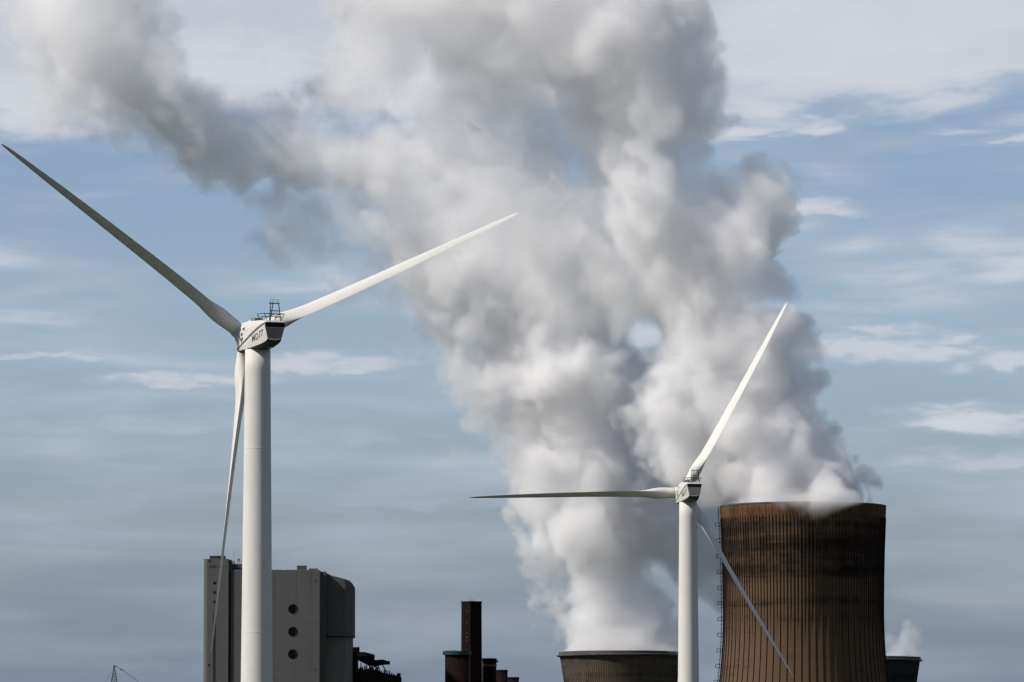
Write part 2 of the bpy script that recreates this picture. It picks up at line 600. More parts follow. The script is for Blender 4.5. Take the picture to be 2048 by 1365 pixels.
    MB().box(-1.5, 0.2, -0.1, 0.95, 1.72, 2.12).build('roof_hatch', M['rear'], body, 0.03)
    mast = MB()
    zt0, zt1 = 1.7, 3.75
    feet = [(-5.7, 0.50), (-5.7, -0.95), (-4.5, 0.0)]
    tops = [(-5.4, 0.30), (-5.4, -0.75), (-5.1, -0.1)]
    for (fx, fy), (tx, ty) in zip(feet, tops):
        mast.tube((fx, fy, zt0), (tx, ty, zt1), 0.062)
    for f in (0.33, 0.58):
        q = [(fx + (tx - fx) * f, fy + (ty - fy) * f, zt0 + (zt1 - zt0) * f) for (fx, fy), (tx, ty) in zip(feet, tops)]
        mast.path([q[0], q[1], q[2], q[0]], 0.045)
    mo = mast.build('mast', M['dark'], body)
    MB().box(-5.55, -5.0, -0.84, 0.40, zt1, zt1 + 0.1).build('mast_platform', M['dark'], mo)
    MB().path([(-5.3, -0.78, zt1 + 0.1), (-5.3, -0.8, zt1 + 0.42), (-5.3, -0.73, zt1 + 0.5), (-5.3, 0.27, zt1 + 0.5), (-5.3, 0.34, zt1 + 0.42), (-5.3, 0.32, zt1 + 0.1)], 0.022).build('hoop', M['steel'], mo)
    for q, y in enumerate((-0.55, 0.0, 0.22)):
        a = MB().tube((-5.25, y, zt1 + 0.1), (-5.25, y, zt1 + 0.22), 0.02)
        a.lathe([(0.02, zt1 + 0.2), (0.07, zt1 + 0.23), (0.02, zt1 + 0.29)], 8, c=(-5.25, y))
        a.build('anemometer', M['dark'], mo)
    MB().tube((-5.25, -0.15, zt1 + 0.1), (-5.25, -0.15, zt1 + 1.05), 0.016).build('lightning_rod', M['steel'], mo)
    rail = MB()
    for z, g_ in ((2.15, 1.0), (2.52, 1.3)):
        rail.path([(-3.4, g_, z), (-6.0, g_, z), (-6.0, -g_, z), (-3.4, -g_, z)], 0.045)
    for x, sg in ((-3.4, 1), (-6.0, 1), (-6.0, -1), (-3.4, -1)):
        rail.tube((x, sg * 0.9, 1.68), (x, sg * 1.3, 2.52), 0.045)
    rail.build('railing', M['dark'], body)
    # hub and blades
    hubo = MB()
    prof = [(0.0, 1.95), (0.5, 1.88), (0.95, 1.62), (1.25, 1.2), (1.42, 0.6), (1.48, 0.0), (1.46, -0.7), (1.38, -1.1)]
    hubo.lathe(prof, 40)
    ho = hubo.build('hub', M['nacelle'], root)
    inv = Matrix.Translation((-base.x, -base.y, 0))
    q = axis.to_track_quat('Z', 'Y').to_matrix().to_4x4()
    ho.matrix_local = inv @ Matrix.Translation(hub) @ q
    for kk in range(3):
        a = phase + kk * 2 * math.pi / 3
        rv = upv * math.cos(a) + side * math.sin(a)
        tv = -(side * math.cos(a) - upv * math.sin(a))           # the way this rotor turns
        le = tv * math.cos(pitch) + axis * math.sin(pitch)
        yy = rv.cross(le)
        rot = Matrix((le, yy, rv)).transposed().to_4x4()
        b = bpy.data.objects.new('blade', BLADE)
        col.objects.link(b)
        b.parent = root
        b.matrix_local = inv @ Matrix.Translation(hub) @ rot @ Matrix.Diagonal((1, 1, size, 1))
        cb = MB().lathe([(0.93, 1.0), (1.03, 1.22), (1.03, 1.62), (0.94, 1.66)], 32, caps=False).build('root_collar', M['nacelle'], b)
    return root


T1_PITCH, T2_PITCH = 63, 62
make_turbine('nearer and taller white wind turbine with one blade pointing to upper left', (-32.85, 720.7, 63.0), R(21.5), R(64.8), R(T1_PITCH), 1.026)
make_turbine('smaller white wind turbine standing before the steam and brown cooling tower', (30.5, 1036.6, 62.1), R(8.5), R(28.1), R(T2_PITCH), 1.0)

# ------------------------------------------------------------------ cooling towers
def tower_material(name, brown, dark, rim, h, zones, cells, rim_h=6.0):
    """stained concrete: rust band under the rim, dark runs, one tone per cast panel"""
    m = bpy.data.materials.new(name)
    m.use_nodes = True
    t = m.node_tree
    k = NT(t)
    b = t.nodes['Principled BSDF']
    tc = k.n('ShaderNodeTexCoord')
    sp = k.n('ShaderNodeSeparateXYZ')
    k.put(sp.inputs[0], tc.outputs['Object'])
    x, y, z = sp.outputs
    ang = k.math('MULTIPLY', k.math('ARCTAN2', y, x), 1.0 / (2 * math.pi))
    down = k.math('SUBTRACT', h, z)                                     # metres below the rim
    ring = k.xyz(k.math('MULTIPLY', x, 0.05), k.math('MULTIPLY', y, 0.05), k.math('MULTIPLY', z, 1.0))
    wavy = k.math('MULTIPLY', k.math('SUBTRACT', k.noise(k.xyz(x, y, 0.0), 0.06, 3), 0.5), 5.0)
    dz = k.math('ADD', down, wavy)
    bands = k.noise(ring, 0.30, 4, 0.65)
    streak = k.noise(k.xyz(x, y, k.math('MULTIPLY', z, 0.06)), 0.9, 5, 0.6)
    patch = k.noise(k.xyz(x, y, z), 0.09, 4, 0.55)
    wn = k.n('ShaderNodeTexWhiteNoise', noise_dimensions='2D')
    k.put(wn.inputs['Vector'], k.xyz(k.math('FLOOR', k.math('MULTIPLY', ang, cells)), k.math('FLOOR', k.math('MULTIPLY', z, 0.62)), 0.0))
    wc = k.n('ShaderNodeTexWhiteNoise', noise_dimensions='1D')
    k.put(wc.inputs['W'], k.math('FLOOR', k.math('MULTIPLY', ang, cells)))
    zone = None
    for a, bb, amt in zones:                                            # soft dark belts
        q = k.math('MULTIPLY', k.ramp(dz, a - 2.5, a + 2.5), k.ramp(dz, bb - 5, bb + 5, 1.0, 0.0))
        q = k.math('MULTIPLY', q, amt)
        zone = q if zone is None else k.math('MAXIMUM', zone, q)
    f = k.math('ADD', zone, k.math('MULTIPLY', k.math('SUBTRACT', bands, 0.5), 1.6))
    f = k.math('ADD', f, k.math('MULTIPLY', k.math('SUBTRACT', streak, 0.5), 0.6))
    f = k.math('ADD', f, k.math('MULTIPLY', k.math('SUBTRACT', patch, 0.5), 0.7))
    f = k.math('ADD', f, k.math('MULTIPLY', k.math('SUBTRACT', wn.outputs[0], 0.5), 0.22))
    f = k.math('ADD', f, k.math('MULTIPLY', k.math('SUBTRACT', wc.outputs[0], 0.5), 0.18))
    f = k.ramp(f, 0.0, 1.0)
    c = k.mix(f, brown, dark)
    if rim is not None:
        rf = k.ramp(k.math('ADD', dz, k.math('MULTIPLY', k.math('SUBTRACT', streak, 0.5), 3.0)), rim_h - 0.8, rim_h + 0.8, 1.0, 0.0)
        rc = k.mix(k.ramp(patch, 0.3, 0.75), rim, tuple(q * 0.45 for q in rim))
        c = k.mix(rf, c, rc)
    joint = k.math('PINGPONG', k.math('MULTIPLY', z, 0.62), 0.5)
    c = k.mix(k.ramp(joint, 0.05, 0.0, 0.0, 0.35), c, dark)
    k.put(b.inputs['Base Color'], c)
    b.inputs['Roughness'].default_value = 0.9
    b.inputs['Specular IOR Level'].default_value = 0.15
    return m


def profile_tower(h, zr):
    """radius by height: zr = (throat z, throat r, top r, base r)"""
    zt, rt, r1, r0 = zr
    kt = (r1 * r1 - rt * rt) / (h - zt) ** 2 if h > zt else 0
    kb = (r0 * r0 - rt * rt) / zt ** 2
    return lambda z: math.sqrt(rt * rt + (kt if z > zt else kb) * (z - zt) ** 2)


def make_cooling_tower(label, px, py_top, Y, rpx, throat, base_r, mat, ribs, rib_size, rim_ledge, single_ribs, half_low):
    top = place(px, py_top, Y)
    h = top.z
    s = Y / F_PX
    rt = rpx * s
    rf = profile_tower(h, (throat[0], throat[1], rt, base_r))
    root = empty('cooling_tower', (top.x, Y, 0))
    tag(root, label, 'cooling tower', 'cooling towers of the power station')
    nz = 44
    zs = [6 + (h - 6) * i / nz for i in range(nz + 1)]
    outer = [(rf(z), z) for z in zs]
    inner = [(rf(z) - 0.7, z) for z in zs[::-1]]
    sh = MB().lathe(outer + inner + [outer[0]], 192, caps=False)
    shell = sh.build('shell', mat, root)
    # slanted legs under the shell
    leg = MB().tube((rf(0) + 1.5, 0, 0), (rf(6) - 0.35, 5.0, 6.3), 0.5, 6).mesh('leg')
    leg.materials.append(M['concrete3'])
    for i in range(36):
        o = bpy.data.objects.new('leg', leg)
        col.objects.link(o)
        o.parent = root
        o.rotation_euler.z = 2 * math.pi * i / 36
    # ribs
    def rib_mesh(z0, z1, w0, d0, thin_z=None, fade=False):
        m = MB()
        n = 26
        pts = [z0 + (z1 - z0) * i / n for i in range(n + 1)]
        if thin_z:
            pts = pts[:-2] + [h - 6.4, h - 5.8, h - 3.0, z1]
            pts.sort()
            n = len(pts) - 1
        vs, fs = [], []
        for i, z in enumerate(pts):
            r = rf(z)
            w = w0 * (1.0 if z > thin_z else 0.55) if thin_z else w0 * (min(1.0, 0.25 + i / 8.0) if fade else 1.0)
            d = d0 * (min(1.0, i / 8.0) if fade else 1.0) + 0.004
            if thin_z and z > h - 6.0:
                w, d = w * 0.5, d * 0.3
            vs += [(r - 0.05, -w, z), (r + d, -w * 0.7, z), (r + d, w * 0.7, z), (r - 0.05, w, z)]
        for i in range(n):
            a, b2 = i * 4, i * 4 + 4
            fs += [(a, a + 1, b2 + 1, b2), (a + 1, a + 2, b2 + 2, b2 + 1), (a + 2, a + 3, b2 + 3, b2 + 2)]
        fs += [(0, 3, 2, 1), (n * 4, n * 4 + 1, n * 4 + 2, n * 4 + 3)]
        return m.add(vs, fs)
    w, d = rib_size
    ribmat = single_ribs
    long_m = rib_mesh(8, h - 0.25, w, d, half_low if ribmat else None)
    short_m = [rib_mesh(half_low + q, h - 5.5, w * 0.95, d * 0.9, None, True) for q in (-3.0, -0.5, 1.5, 3.5)]
    if ribmat:
        lm = long_m.mesh('rib')
        sms = [q.mesh('rib') for q in short_m]
        for q in [lm] + sms:
            q.materials.append(ribmat)
        rr_ = random.Random(8)
        for i in range(ribs):
            o = bpy.data.objects.new('rib', lm if i % 2 == 0 else rr_.choice(sms))
            col.objects.link(o)
            o.parent = root
            o.rotation_euler.z = 2 * math.pi * (i + 0.25) / ribs
    else:
        allm = MB()
        for i in range(ribs):
            a = 2 * math.pi * i / ribs
            ca, sa = math.cos(a), math.sin(a)
            allm.add([(x * ca - y * sa, x * sa + y * ca, z) for x, y, z in long_m.v], long_m.f)
        o = allm.build('rib', mat, root)
        o['kind'] = 'stuff'
    if rim_ledge:
        MB().lathe([(rt - 0.75, h - 0.02), (rt - 0.75, h + 0.25), (rt + 0.35, h + 0.25), (rt + 0.35, h - 1.0), (rt + 1.4, h - 1.3), (rt + 1.4, h - 1.9), (rt - 0.1, h - 2.2)], 128, smooth=False, caps=False).build('rim', M['roof'], root)
    else:
        MB().lathe([(rt - 0.78, h - 0.3), (rt - 0.78, h + 0.12), (rt + 0.16, h + 0.12), (rt + 0.16, h - 0.5), (rt - 0.05, h - 0.55)], 160, smooth=False, caps=False).build('rim', M['roof'], root)
    return root, rf, h


STAIN = tower_material('stained_brown_concrete', (0.090, 0.057, 0.033), (0.011, 0.0085, 0.007), (0.100, 0.050, 0.025), 150.0,
                       [(6, 36, 0.62), (40, 52, 0.30), (18, 30, 0.30)], 72)
STAIN2 = tower_material('weathered_grey_concrete', (0.088, 0.070, 0.052), (0.018, 0.015, 0.012), None, 90.0, [(0, 6, 0.35), (8, 20, 0.2)], 78)
STAIN3 = tower_material('sooty_concrete', (0.035, 0.032, 0.03), (0.010, 0.009, 0.009), None, 95.0, [(0, 14, 0.5)], 60)
RIBM = surface('dark_brown_rib', (0.016, 0.011, 0.008), 0.9, 0.05, (0.036, 0.023, 0.014), 0.7, 0.08, (1, 1, 0.5))  # ribs in a darker tone than the shell
big_root, big_r, big_h = make_cooling_tower('large rust brown ribbed cooling tower behind the smaller wind turbine', 1606, 1013, RIGHT_Y, 166,
                                            (100.0, 36.4), 54.0, STAIN, 144, (0.12, 0.34), False, RIBM, 87.0)
make_cooling_tower('grey brown cooling tower under the tall steam column beside the smaller turbine', 1241, 1306, LEFT_Y, 122,
                   (48.0, 26.0), 38.0, STAIN2, 150, (0.10, 0.20), True, None, 40.0)
make_cooling_tower('small dark cooling tower at the far right behind the big brown one', 1741, 1316, 3300.0, 99,
                   (52.0, 23.5), 36.0, STAIN3, 110, (0.10, 0.20), True, None, 40.0)

# ladder with landings up the left flank of the big tower
lad = MB()
a0 = math.pi + R(2.0)                          # the flank seen in outline from the camera
ca, sa = math.cos(a0), math.sin(a0)
def flank(off, side_, z):
    r = big_r(z) + off
    return (r * ca - side_ * sa, r * sa + side_ * ca, z)
zz = [10 + (big_h - 10.5) * i / 40 for i in range(41)]
for sd in (-0.35, 0.35):
    lad.path([flank(1.0, sd, z) for z in zz], 0.19, 4)
for i in range(230):
    z = 10 + (big_h - 10.5) * i / 230
    lad.tube(flank(1.0, -0.35, z), flank(1.0, 0.35, z), 0.035, 4)
for i in range(70):
    z = 12 + (big_h - 13) * i / 70
    lad.path([flank(1.0, -0.4, z), flank(1.75, -0.4, z), flank(1.75, 0.4, z), flank(1.0, 0.4, z)], 0.09, 4)
    lad.tube(flank(-0.1, 0.0, z), flank(1.05, 0.0, z), 0.07, 4)
ladder = lad.build('ladder', M['lattice'], big_root)
z = big_h - 9.3
while z > 14:
    lp = MB()
    for q in (0.0, 1.45):
        lp.path([flank(0.2, -0.9, z + q), flank(2.7, -0.9, z + q), flank(2.7, 0.9, z + q), flank(0.2, 0.9, z + q)], 0.13, 4)
    for off, sd in ((2.7, -0.9), (2.7, 0.9), (0.9, -0.9), (0.9, 0.9)):
        lp.tube(flank(off, sd, z), flank(off, sd, z + 1.45), 0.11, 4)
    lp.add([flank(0.1, -0.9, z), flank(2.7, -0.9, z), flank(2.7, 0.9, z), flank(0.1, 0.9, z),
            flank(0.1, -0.9, z + 0.09), flank(2.7, -0.9, z + 0.09), flank(2.7, 0.9, z + 0.09), flank(0.1, 0.9, z + 0.09)],
           [(0, 3, 2, 1), (4, 5, 6, 7), (0, 1, 5, 4), (1, 2, 6, 5), (2, 3, 7, 6), (3, 0, 4, 7)])
    lp.build('landing', M['lattice'], ladder)
    z -= 7.15

# ------------------------------------------------------------------ boiler house
BY = 3000.0
SY = -1.2                       # the stair tower stands proud by this much
BS = BY / F_PX
def bx(px):
    return place(px, 1300, BY).x
def bz(py):
    return place(1024, py, BY).z
bc = bx(550)
house = empty('boiler_house', (bc, BY, 0))
tag(house, 'tall grey power station block with three round windows and a rounded right shoulder', 'building')
def hx(px):
    return bx(px) - bc
def rounded_box(x0, x1, y0, y1, z0, z1, rads):
    """plan with rounded corners: rads for (x0,y0), (x1,y0), (x1,y1), (x0,y1)"""
    pts = []
    for (cx, cyy, sx, sy, a0_), r in zip(((x0, y0, 1, 1, 180), (x1, y0, -1, 1, 270), (x1, y1, -1, -1, 0), (x0, y1, 1, -1, 90)), rads):
        n = 7 if r > 0 else 1
        for i in range(n):
            a = R(a0_ + (90.0 * i / (n - 1) if n > 1 else 0))
            pts.append((cx + sx * r + r * math.cos(a), cyy + sy * r + r * math.sin(a)))
    return MB().loft([[(x, y, z0) for x, y in pts], [(x, y, z1) for x, y in pts]], smooth=False)
# main block
main = MB().prism([(hx(461), 0), (hx(640), 0), (hx(640), bz(1141.0)), (hx(636), bz(1140.0)), (hx(461), bz(1139.6))], 0, 50)
mo = main.build('wall', M['concrete'], house, 0.3)
MB().box(hx(459), hx(488), 3.0, 40, 0.2, bz(1139.9)).build('wall', M['concrete2'], house)
# faint cladding joints standing proud
for px in (504, 548, 592, 622):
    MB().box(hx(px) - 0.05, hx(px) + 0.05, -0.05, 0.1, 1, bz(1142)).build('cladding_joint', M['concrete'], house)
for py in range(1160, 1660, 28):
    MB().box(hx(461) + 0.1, hx(640) - 0.1, -0.035, 0.1, bz(py) - 0.05, bz(py) + 0.05).build('cladding_joint', M['concrete'], house)
def round_window(px, py, rp, y=0.0, parent=None):
    x, z, r = hx(px), bz(py), rp * BS
    fr = MB()
    n = 40
    rings = []
    for rr, yy in ((r + 0.14, y + 0.05), (r + 0.14, y - 0.12), (r, y - 0.12), (r, y + 0.02)):
        rings.append([(x + rr * math.cos(2 * math.pi * i / n), yy, z + rr * math.sin(2 * math.pi * i / n)) for i in range(n)])
    w = fr.loft(rings, True, False).build('window', M['frame'], house)
    pn = MB().add([(x + r * math.cos(2 * math.pi * i / n), y - 0.04, z + r * math.sin(2 * math.pi * i / n)) for i in range(n)], [tuple(range(n))])
    pn.build('pane', M['glass'], w)
for py in (1218.4, 1263.8, 1308.8):
    round_window(585.6, py, 9.5)
for px, py in ((630.8, 1161.5), (630.0, 1340.0), (417.3, 1330.0), (418, 1122)):
    MB().box(hx(px) - 0.22, hx(px) + 0.22, SY - 0.3 if px < 460 else -0.25, 0.1, bz(py) - 0.4, bz(py) + 0.4).build('floodlight', M['dark'], house)
# stair tower in front at the left
SY = -1.2
st = rounded_box(hx(406.6), hx(456.5), SY, 9, 0, bz(1118.5), (2.3, 0, 0, 0)).build('stair_tower', M['concrete3'], house)
for i in range(8):
    px = 417.2 + i * 3.25
    if i == 5:
        continue
    MB().box(hx(px), hx(px + 2.6), SY - 0.12, SY + 0.1, bz(1135.6), bz(1131.2)).build('louvre', M['frame'], st)
for py in (1166.5, 1185.4, 1204.0):
    round_window(428.7, py, 2.5, SY)
sw = MB().box(hx(426.2), hx(431.2), SY - 0.06, SY + 0.1, 2, bz(1228.5)).build('window', M['strip_glass'], house)
for q in range(1240, 1640, 12):
    MB().box(hx(426.2), hx(431.2), SY - 0.12, SY, bz(q) - 0.06, bz(q) + 0.06).build('glazing_bar', M['strip_glass'], sw)
# roof plant on the stair tower
rp = MB()
for i in range(13):
    x = hx(418.5) + i * 0.66
    rp.box(x, x + 0.38, SY + 1, SY + 1.2, bz(1118.6), bz(1113.2))
rp.box(hx(418.2), hx(449.6), SY + 1, SY + 7, bz(1113.6), bz(1112.0))
rp.box(hx(419), hx(449), SY + 1.5, SY + 6.5, bz(1118.6), bz(1113.6))
rp.tube((hx(434.8), SY + 2, bz(1112)), (hx(434.8), SY + 2, bz(1104.5)), 0.09, 4)
rp.build('roof_plant', M['roof'], st)
MB().box(hx(452), hx(462), 2.0, 14.0, 0, bz(1119.5)).build('wall', M['concrete2'], house)
MB().box(hx(461.5), hx(490), 8, 22, bz(1141), bz(1126.8)).build('penthouse', M['concrete3'], house, 0.15)
MB().box(hx(461), hx(490), 6.5, 8.2, bz(1139.6), bz(1136.5)).build('dark_gap', M['dark'], house)  # dark box put in for the shadowy gap below the penthouse
aer = MB()
aer.tube((hx(465.5), 10, bz(1127)), (hx(465.5), 10, bz(1100)), 0.08, 4)
aer.box(hx(464.2), hx(466.8), 9.5, 10.5, bz(1127), bz(1121))
aer.path([(hx(472), 10, bz(1127)), (hx(473), 10, bz(1116.5)), (hx(477.5), 10, bz(1116.5)), (hx(477), 10, bz(1127))], 0.16, 4)
aer.path([(hx(472.5), 10, bz(1121)), (hx(477.3), 10, bz(1121))], 0.12, 4)
aer.box(hx(474), hx(477), 9.6, 10.4, bz(1120), bz(1117.3))
aer.build('aerial', M['steel'], house)
MB().box(hx(592.3), hx(611.3), 6, 12, bz(1140.5), bz(1130.6)).build('roof_plant', M['roof'], house, 0.1)
for i in range(7):
    MB().tube((hx(594 + i * 2.6), 6.2, bz(1130.6)), (hx(594 + i * 2.6), 6.2, bz(1129.2)), 0.07, 4).build('railing_post', M['dark'], house)
MB().box(hx(616.3), hx(634.8), 6, 12, bz(1140.5), bz(1136.4)).build('roof_plant', M['roof'], house, 0.1)
MB().loft([[(hx(566) + 0.9 * math.cos(a) * sc, 8 + 0.9 * math.sin(a) * sc, bz(1139.8) + zq) for a in [2 * math.pi * i / 10 for i in range(10)]] for sc, zq in ((1, 0), (0.8, 0.35), (0.35, 0.55))]).build('skylight', M['turbine'], house)
# rounded shoulder on the right, set back
def shoulder(xr, y):
    zt_, zs_ = bz(1141.5), bz(1173.0)
    xr = hx(xr)
    xa = hx(640)
    o = [(xa - 4, bz(1270.3)), (xa - 4, zt_), (xa, zt_)]
    for px, py in ((655, 1146), (664, 1150), (668, 1150.8), (682, 1154.5)):
        o.append((min(hx(px), xr - 0.6), bz(py)))
    x1, z1 = o[-1]
    nn = 8
    for i in range(1, nn + 1):
        a = R(78 - 78 * i / nn)
        o.append((x1 + (xr - x1) * math.sin(R(90 * i / nn)), z1 - (z1 - zs_) * (1 - math.cos(R(90 * i / nn)))))
    o.append((xr, bz(1270.8)))
    return [(x, y, z) for x, z in o]
sh = MB().loft([shoulder(689.5, 14.0), shoulder(705.3, 22.0), shoulder(705.3, 48.0)], True, True, smooth=False)
sh.build('shoulder', M['concrete2'], house, 0.12)
MB().box(hx(640.2), hx(650.5), 6.0, 30.0, 0, bz(1142.5)).build('wall', M['concrete2'], house)
lowp = [(hx(645), 17.0), (hx(689), 17.0), (hx(701.5), 24.0), (hx(701.5), 46.0), (hx(645), 46.0)]
MB().loft([[(x, y, 0) for x, y in lowp], [(x, y, bz(1271.5)) for x, y in lowp]], smooth=False).build('lower_wall', M['lower'], house)
for py in range(1280, 1640, 9):
    MB().box(hx(650.8), hx(688.8), 16.93, 17.1, bz(py) - 0.05, bz(py) + 0.05).build('cladding_joint', M['lower'], house)

# ------------------------------------------------------------------ coal conveyor beside the boiler house
CY = 3040.0
def cxz(px, py):
    p = place(px, py, CY)
    return p.x, p.z
conv = empty('conveyor_tower', (cxz(735, 1300)[0], CY, 0))
tag(conv, 'dark rusty conveyor tower with jutting boom right of the boiler house', 'conveyor')
cc = conv.location.x
def quad(pts, y0, y1):
    return MB().prism([(cxz(a, b)[0] - cc, cxz(a, b)[1]) for a, b in pts], y0, y1)
quad([(700, 1296), (718.2, 1296), (718.2, 1306), (700, 1306)], -4, 4).build('transfer_house', surface('faded_orange_cladding', (0.075, 0.034, 0.02), 0.8), conv)
quad([(717.5, 1294.8), (718.8, 1294.8), (718.8, 1306), (717.5, 1306)], -4.2, 4.2).build('mullion', M['rust'], conv)
quad([(700, 1295.2), (719, 1295.2), (719, 1296.4), (700, 1296.4)], -4.4, 4.4).build('roof', M['rust'], conv)
quad([(714, 1305), (730, 1305), (749, 1310), (749, 1332), (738, 1332), (726, 1326), (714, 1320), (700, 1320), (700, 1306)], -5, 5).build('gallery', M['rust'], conv)
quad([(715, 1306.5), (731, 1306), (736, 1313), (715, 1314)], -5.2, -5.0).build('gallery_panel', surface('grey_corrugated_panel', (0.05, 0.045, 0.042), 0.8), conv)
quad([(748, 1321), (763, 1319.5), (768, 1320), (775, 1322.5), (780, 1322.5), (780, 1329.5), (766, 1330), (756, 1332), (748, 1336)], -2, 2).build('boom', M['rust'], conv)
quad([(700, 1318), (716, 1320), (716, 1372), (700, 1372)], -6, 6).build('frame_house', M['rust'], conv)
pts = [((765, 1330), (777, 1352)), ((730, 1330), (729, 1350)), ((738, 1331), (744, 1346)), ((722, 1326), (722, 1350)), ((746, 1332), (738, 1350)), ((752, 1332), (752, 1345)), ((756, 1331), (760, 1345))]
for a, b in pts:
    (xa, za), (xb, zb) = cxz(*a), cxz(*b)
    MB().tube((xa - cc, 0, za), (xb - cc, 0, zb), 0.30, 5).build('strut', M['rust'], conv)
quad([(714, 1343), (738, 1338), (752, 1341), (766, 1346), (782, 1350), (803, 1355), (803, 1372), (714, 1372)], -5, 5).build('deck', M['rust'], conv)
rngc = random.Random(5)
for i in range(46):
    px = rngc.uniform(716, 801)
    py = interp(px, [(714, 1343), (738, 1338), (752, 1341), (766, 1346), (782, 1350), (803, 1355)])
    x, z = cxz(px, py)
    hgt = rngc.uniform(0.5, 2.0)
    wd = rngc.uniform(0.08, 0.45)
    MB().box(x - cc - wd, x - cc + wd, -3.5 + i * 0.15, -3.0 + i * 0.15, z - 0.8, z + hgt).build('deck_post', M['rust'], conv)
for sx in (702, 726, 750, 780, 800):
    x, z = cxz(sx, 1368)
    MB().box(x - cc - 0.8, x - cc + 0.8, -2, 2, 0, z).build('column', M['rust'], conv)

# ------------------------------------------------------------------ old brick stacks
KY = 3100.0
KS = KY / F_PX
def stack_root(name, px, label, dy=0.0):
    r = empty(name, (place(px, 1300, KY + dy).x, KY + dy, 0))
    return tag(r, label, 'chimney', 'sooty stacks in the middle distance')
def kz(py, dy=0.0):
    return place(1024, py, KY + dy).z
s1 = stack_root('square_chimney', 943, 'tall square sooty brown chimney, highest of the dark stacks')
zt = kz(1204)
rt = 20.2 * KS / math.cos(R(45)) * 0.72
def sq(z, r, rot=R(-96)):
    return [(r * math.cos(rot + i * math.pi / 2), r * math.sin(rot + i * math.pi / 2), z) for i in range(4)]
half = 20.3 * KS
MB().loft([sq(0, half * 1.25), sq(zt * 0.6, half * 1.05), sq(zt, half)], smooth=False).build('shaft', M['stack'], s1)
for zq, e in ((1204.6, 0.25), (1210.5, 0.12), (1216, 0.10)):
    zc = kz(zq)
    MB().loft([sq(zc - 0.35, half + e), sq(zc + 0.35, half + e)], smooth=False).build('band', M['rust'], s1)
for i, p in enumerate(sq(zt, half * 0.96)):
    MB().tube(p, (p[0], p[1], zt + 1.6), 0.1, 4).build('lightning_rod', M['dark'], s1)
MB().tube((0.6, -3, zt - 0.2), (0.6, -3, zt + 1.4), 0.12, 4).build('lightning_rod', M['dark'], s1)
for py in (1228, 1250, 1271, 1279, 1286):
    p = sq(kz(py), half * 1.0)
    a, b = Vector(p[2]), Vector(p[3])
    nrm = Vector((a.x + b.x, a.y + b.y, 0)).normalized()
    pick = [(Vector(p[i]), Vector(p[(i + 1) % 4])) for i in range(4)]
    # lamp boxes on the lit face, the one that looks to the left and to the camera
    best = min(pick, key=lambda q: (q[0] + q[1]).dot(Vector((0.85, 0.53, 0))))
    c = (best[0] + best[1]) / 2 * 1.01 + (best[1] - best[0]) * 0.12
    MB().box(c.x - 0.3, c.x + 0.3, c.y - 0.4, c.y + 0.4, c.z - 0.3, c.z + 0.3).build('lamp_box', M['concrete3'], s1)
MB().tube((-1.2, -half * 0.75, 20), (-1.2, -half * 0.72, kz(1338)), 0.5, 6).build('downpipe', M['concrete3'], s1)
s2 = stack_root('silo', 914, 'dark silo with a green band around its top left of the square chimney', -30.0)
zz2 = kz(1304, -30)
rr = 24.0 * (KY - 30) / F_PX
MB().lathe([(rr, 0), (rr, zz2 - 1.2)], 40, caps=True).build('shaft', M['stack'], s2)
MB().lathe([(rr - 0.2, zz2 - 1.9), (rr + 1.25, zz2 - 1.7), (rr + 1.25, zz2 + 0.2), (rr + 0.9, zz2 + 0.25), (rr + 0.9, zz2 - 0.4)], 40, smooth=False, caps=True).build('green_band', M['green'], s2)
rngs = random.Random(3)
for i in range(9):
    a = R(200 + i * 16)
    MB().box(rr * math.cos(a) - 0.3, rr * math.cos(a) + 0.3, rr * math.sin(a) - 0.3, rr * math.sin(a) + 0.3, zz2 - 0.4, zz2 + rngs.uniform(0.3, 0.9)).build('roof_fitting', M['rust'], s2)
for px, py, w, lab, dy in ((978.5, 1318, 14.3, 'short brown stack with a pale band right of the square chimney', 10),
                           (1003.5, 1341, 11.6, 'shorter flat topped brown stack, second from the right of the row', 25),
                           (1026.5, 1355.5, 11.4, 'lowest rusty stack at the right end of the row', 40)):
    sx = stack_root('stack', px, lab, dy)
    zq = kz(py, dy)
    rr = w * (KY + dy) / F_PX
    MB().lathe([(rr, 0), (rr, zq)], 28).build('shaft', M['stack'], sx)
    MB().lathe([(rr + 0.02, zq - 0.9), (rr + 0.25, zq - 0.8), (rr + 0.25, zq + 0.15), (rr - 0.3, zq + 0.2)], 28, smooth=False, caps=False).build('band', M['rust'], sx)
    if w > 14:
        MB().lathe([(rr + 0.01, zq - 4.2), (rr + 0.12, zq - 4.0), (rr + 0.12, zq - 3.0), (rr + 0.01, zq - 2.8)], 28, smooth=False, caps=False).build('band', surface('pale_brick_band', (0.06, 0.036, 0.028), 0.8), sx)
        MB().box(rr - 0.1, rr + 0.9, -0.6, 0.6, zq - 1.9, zq - 0.9).build('bracket', M['rust'], sx)

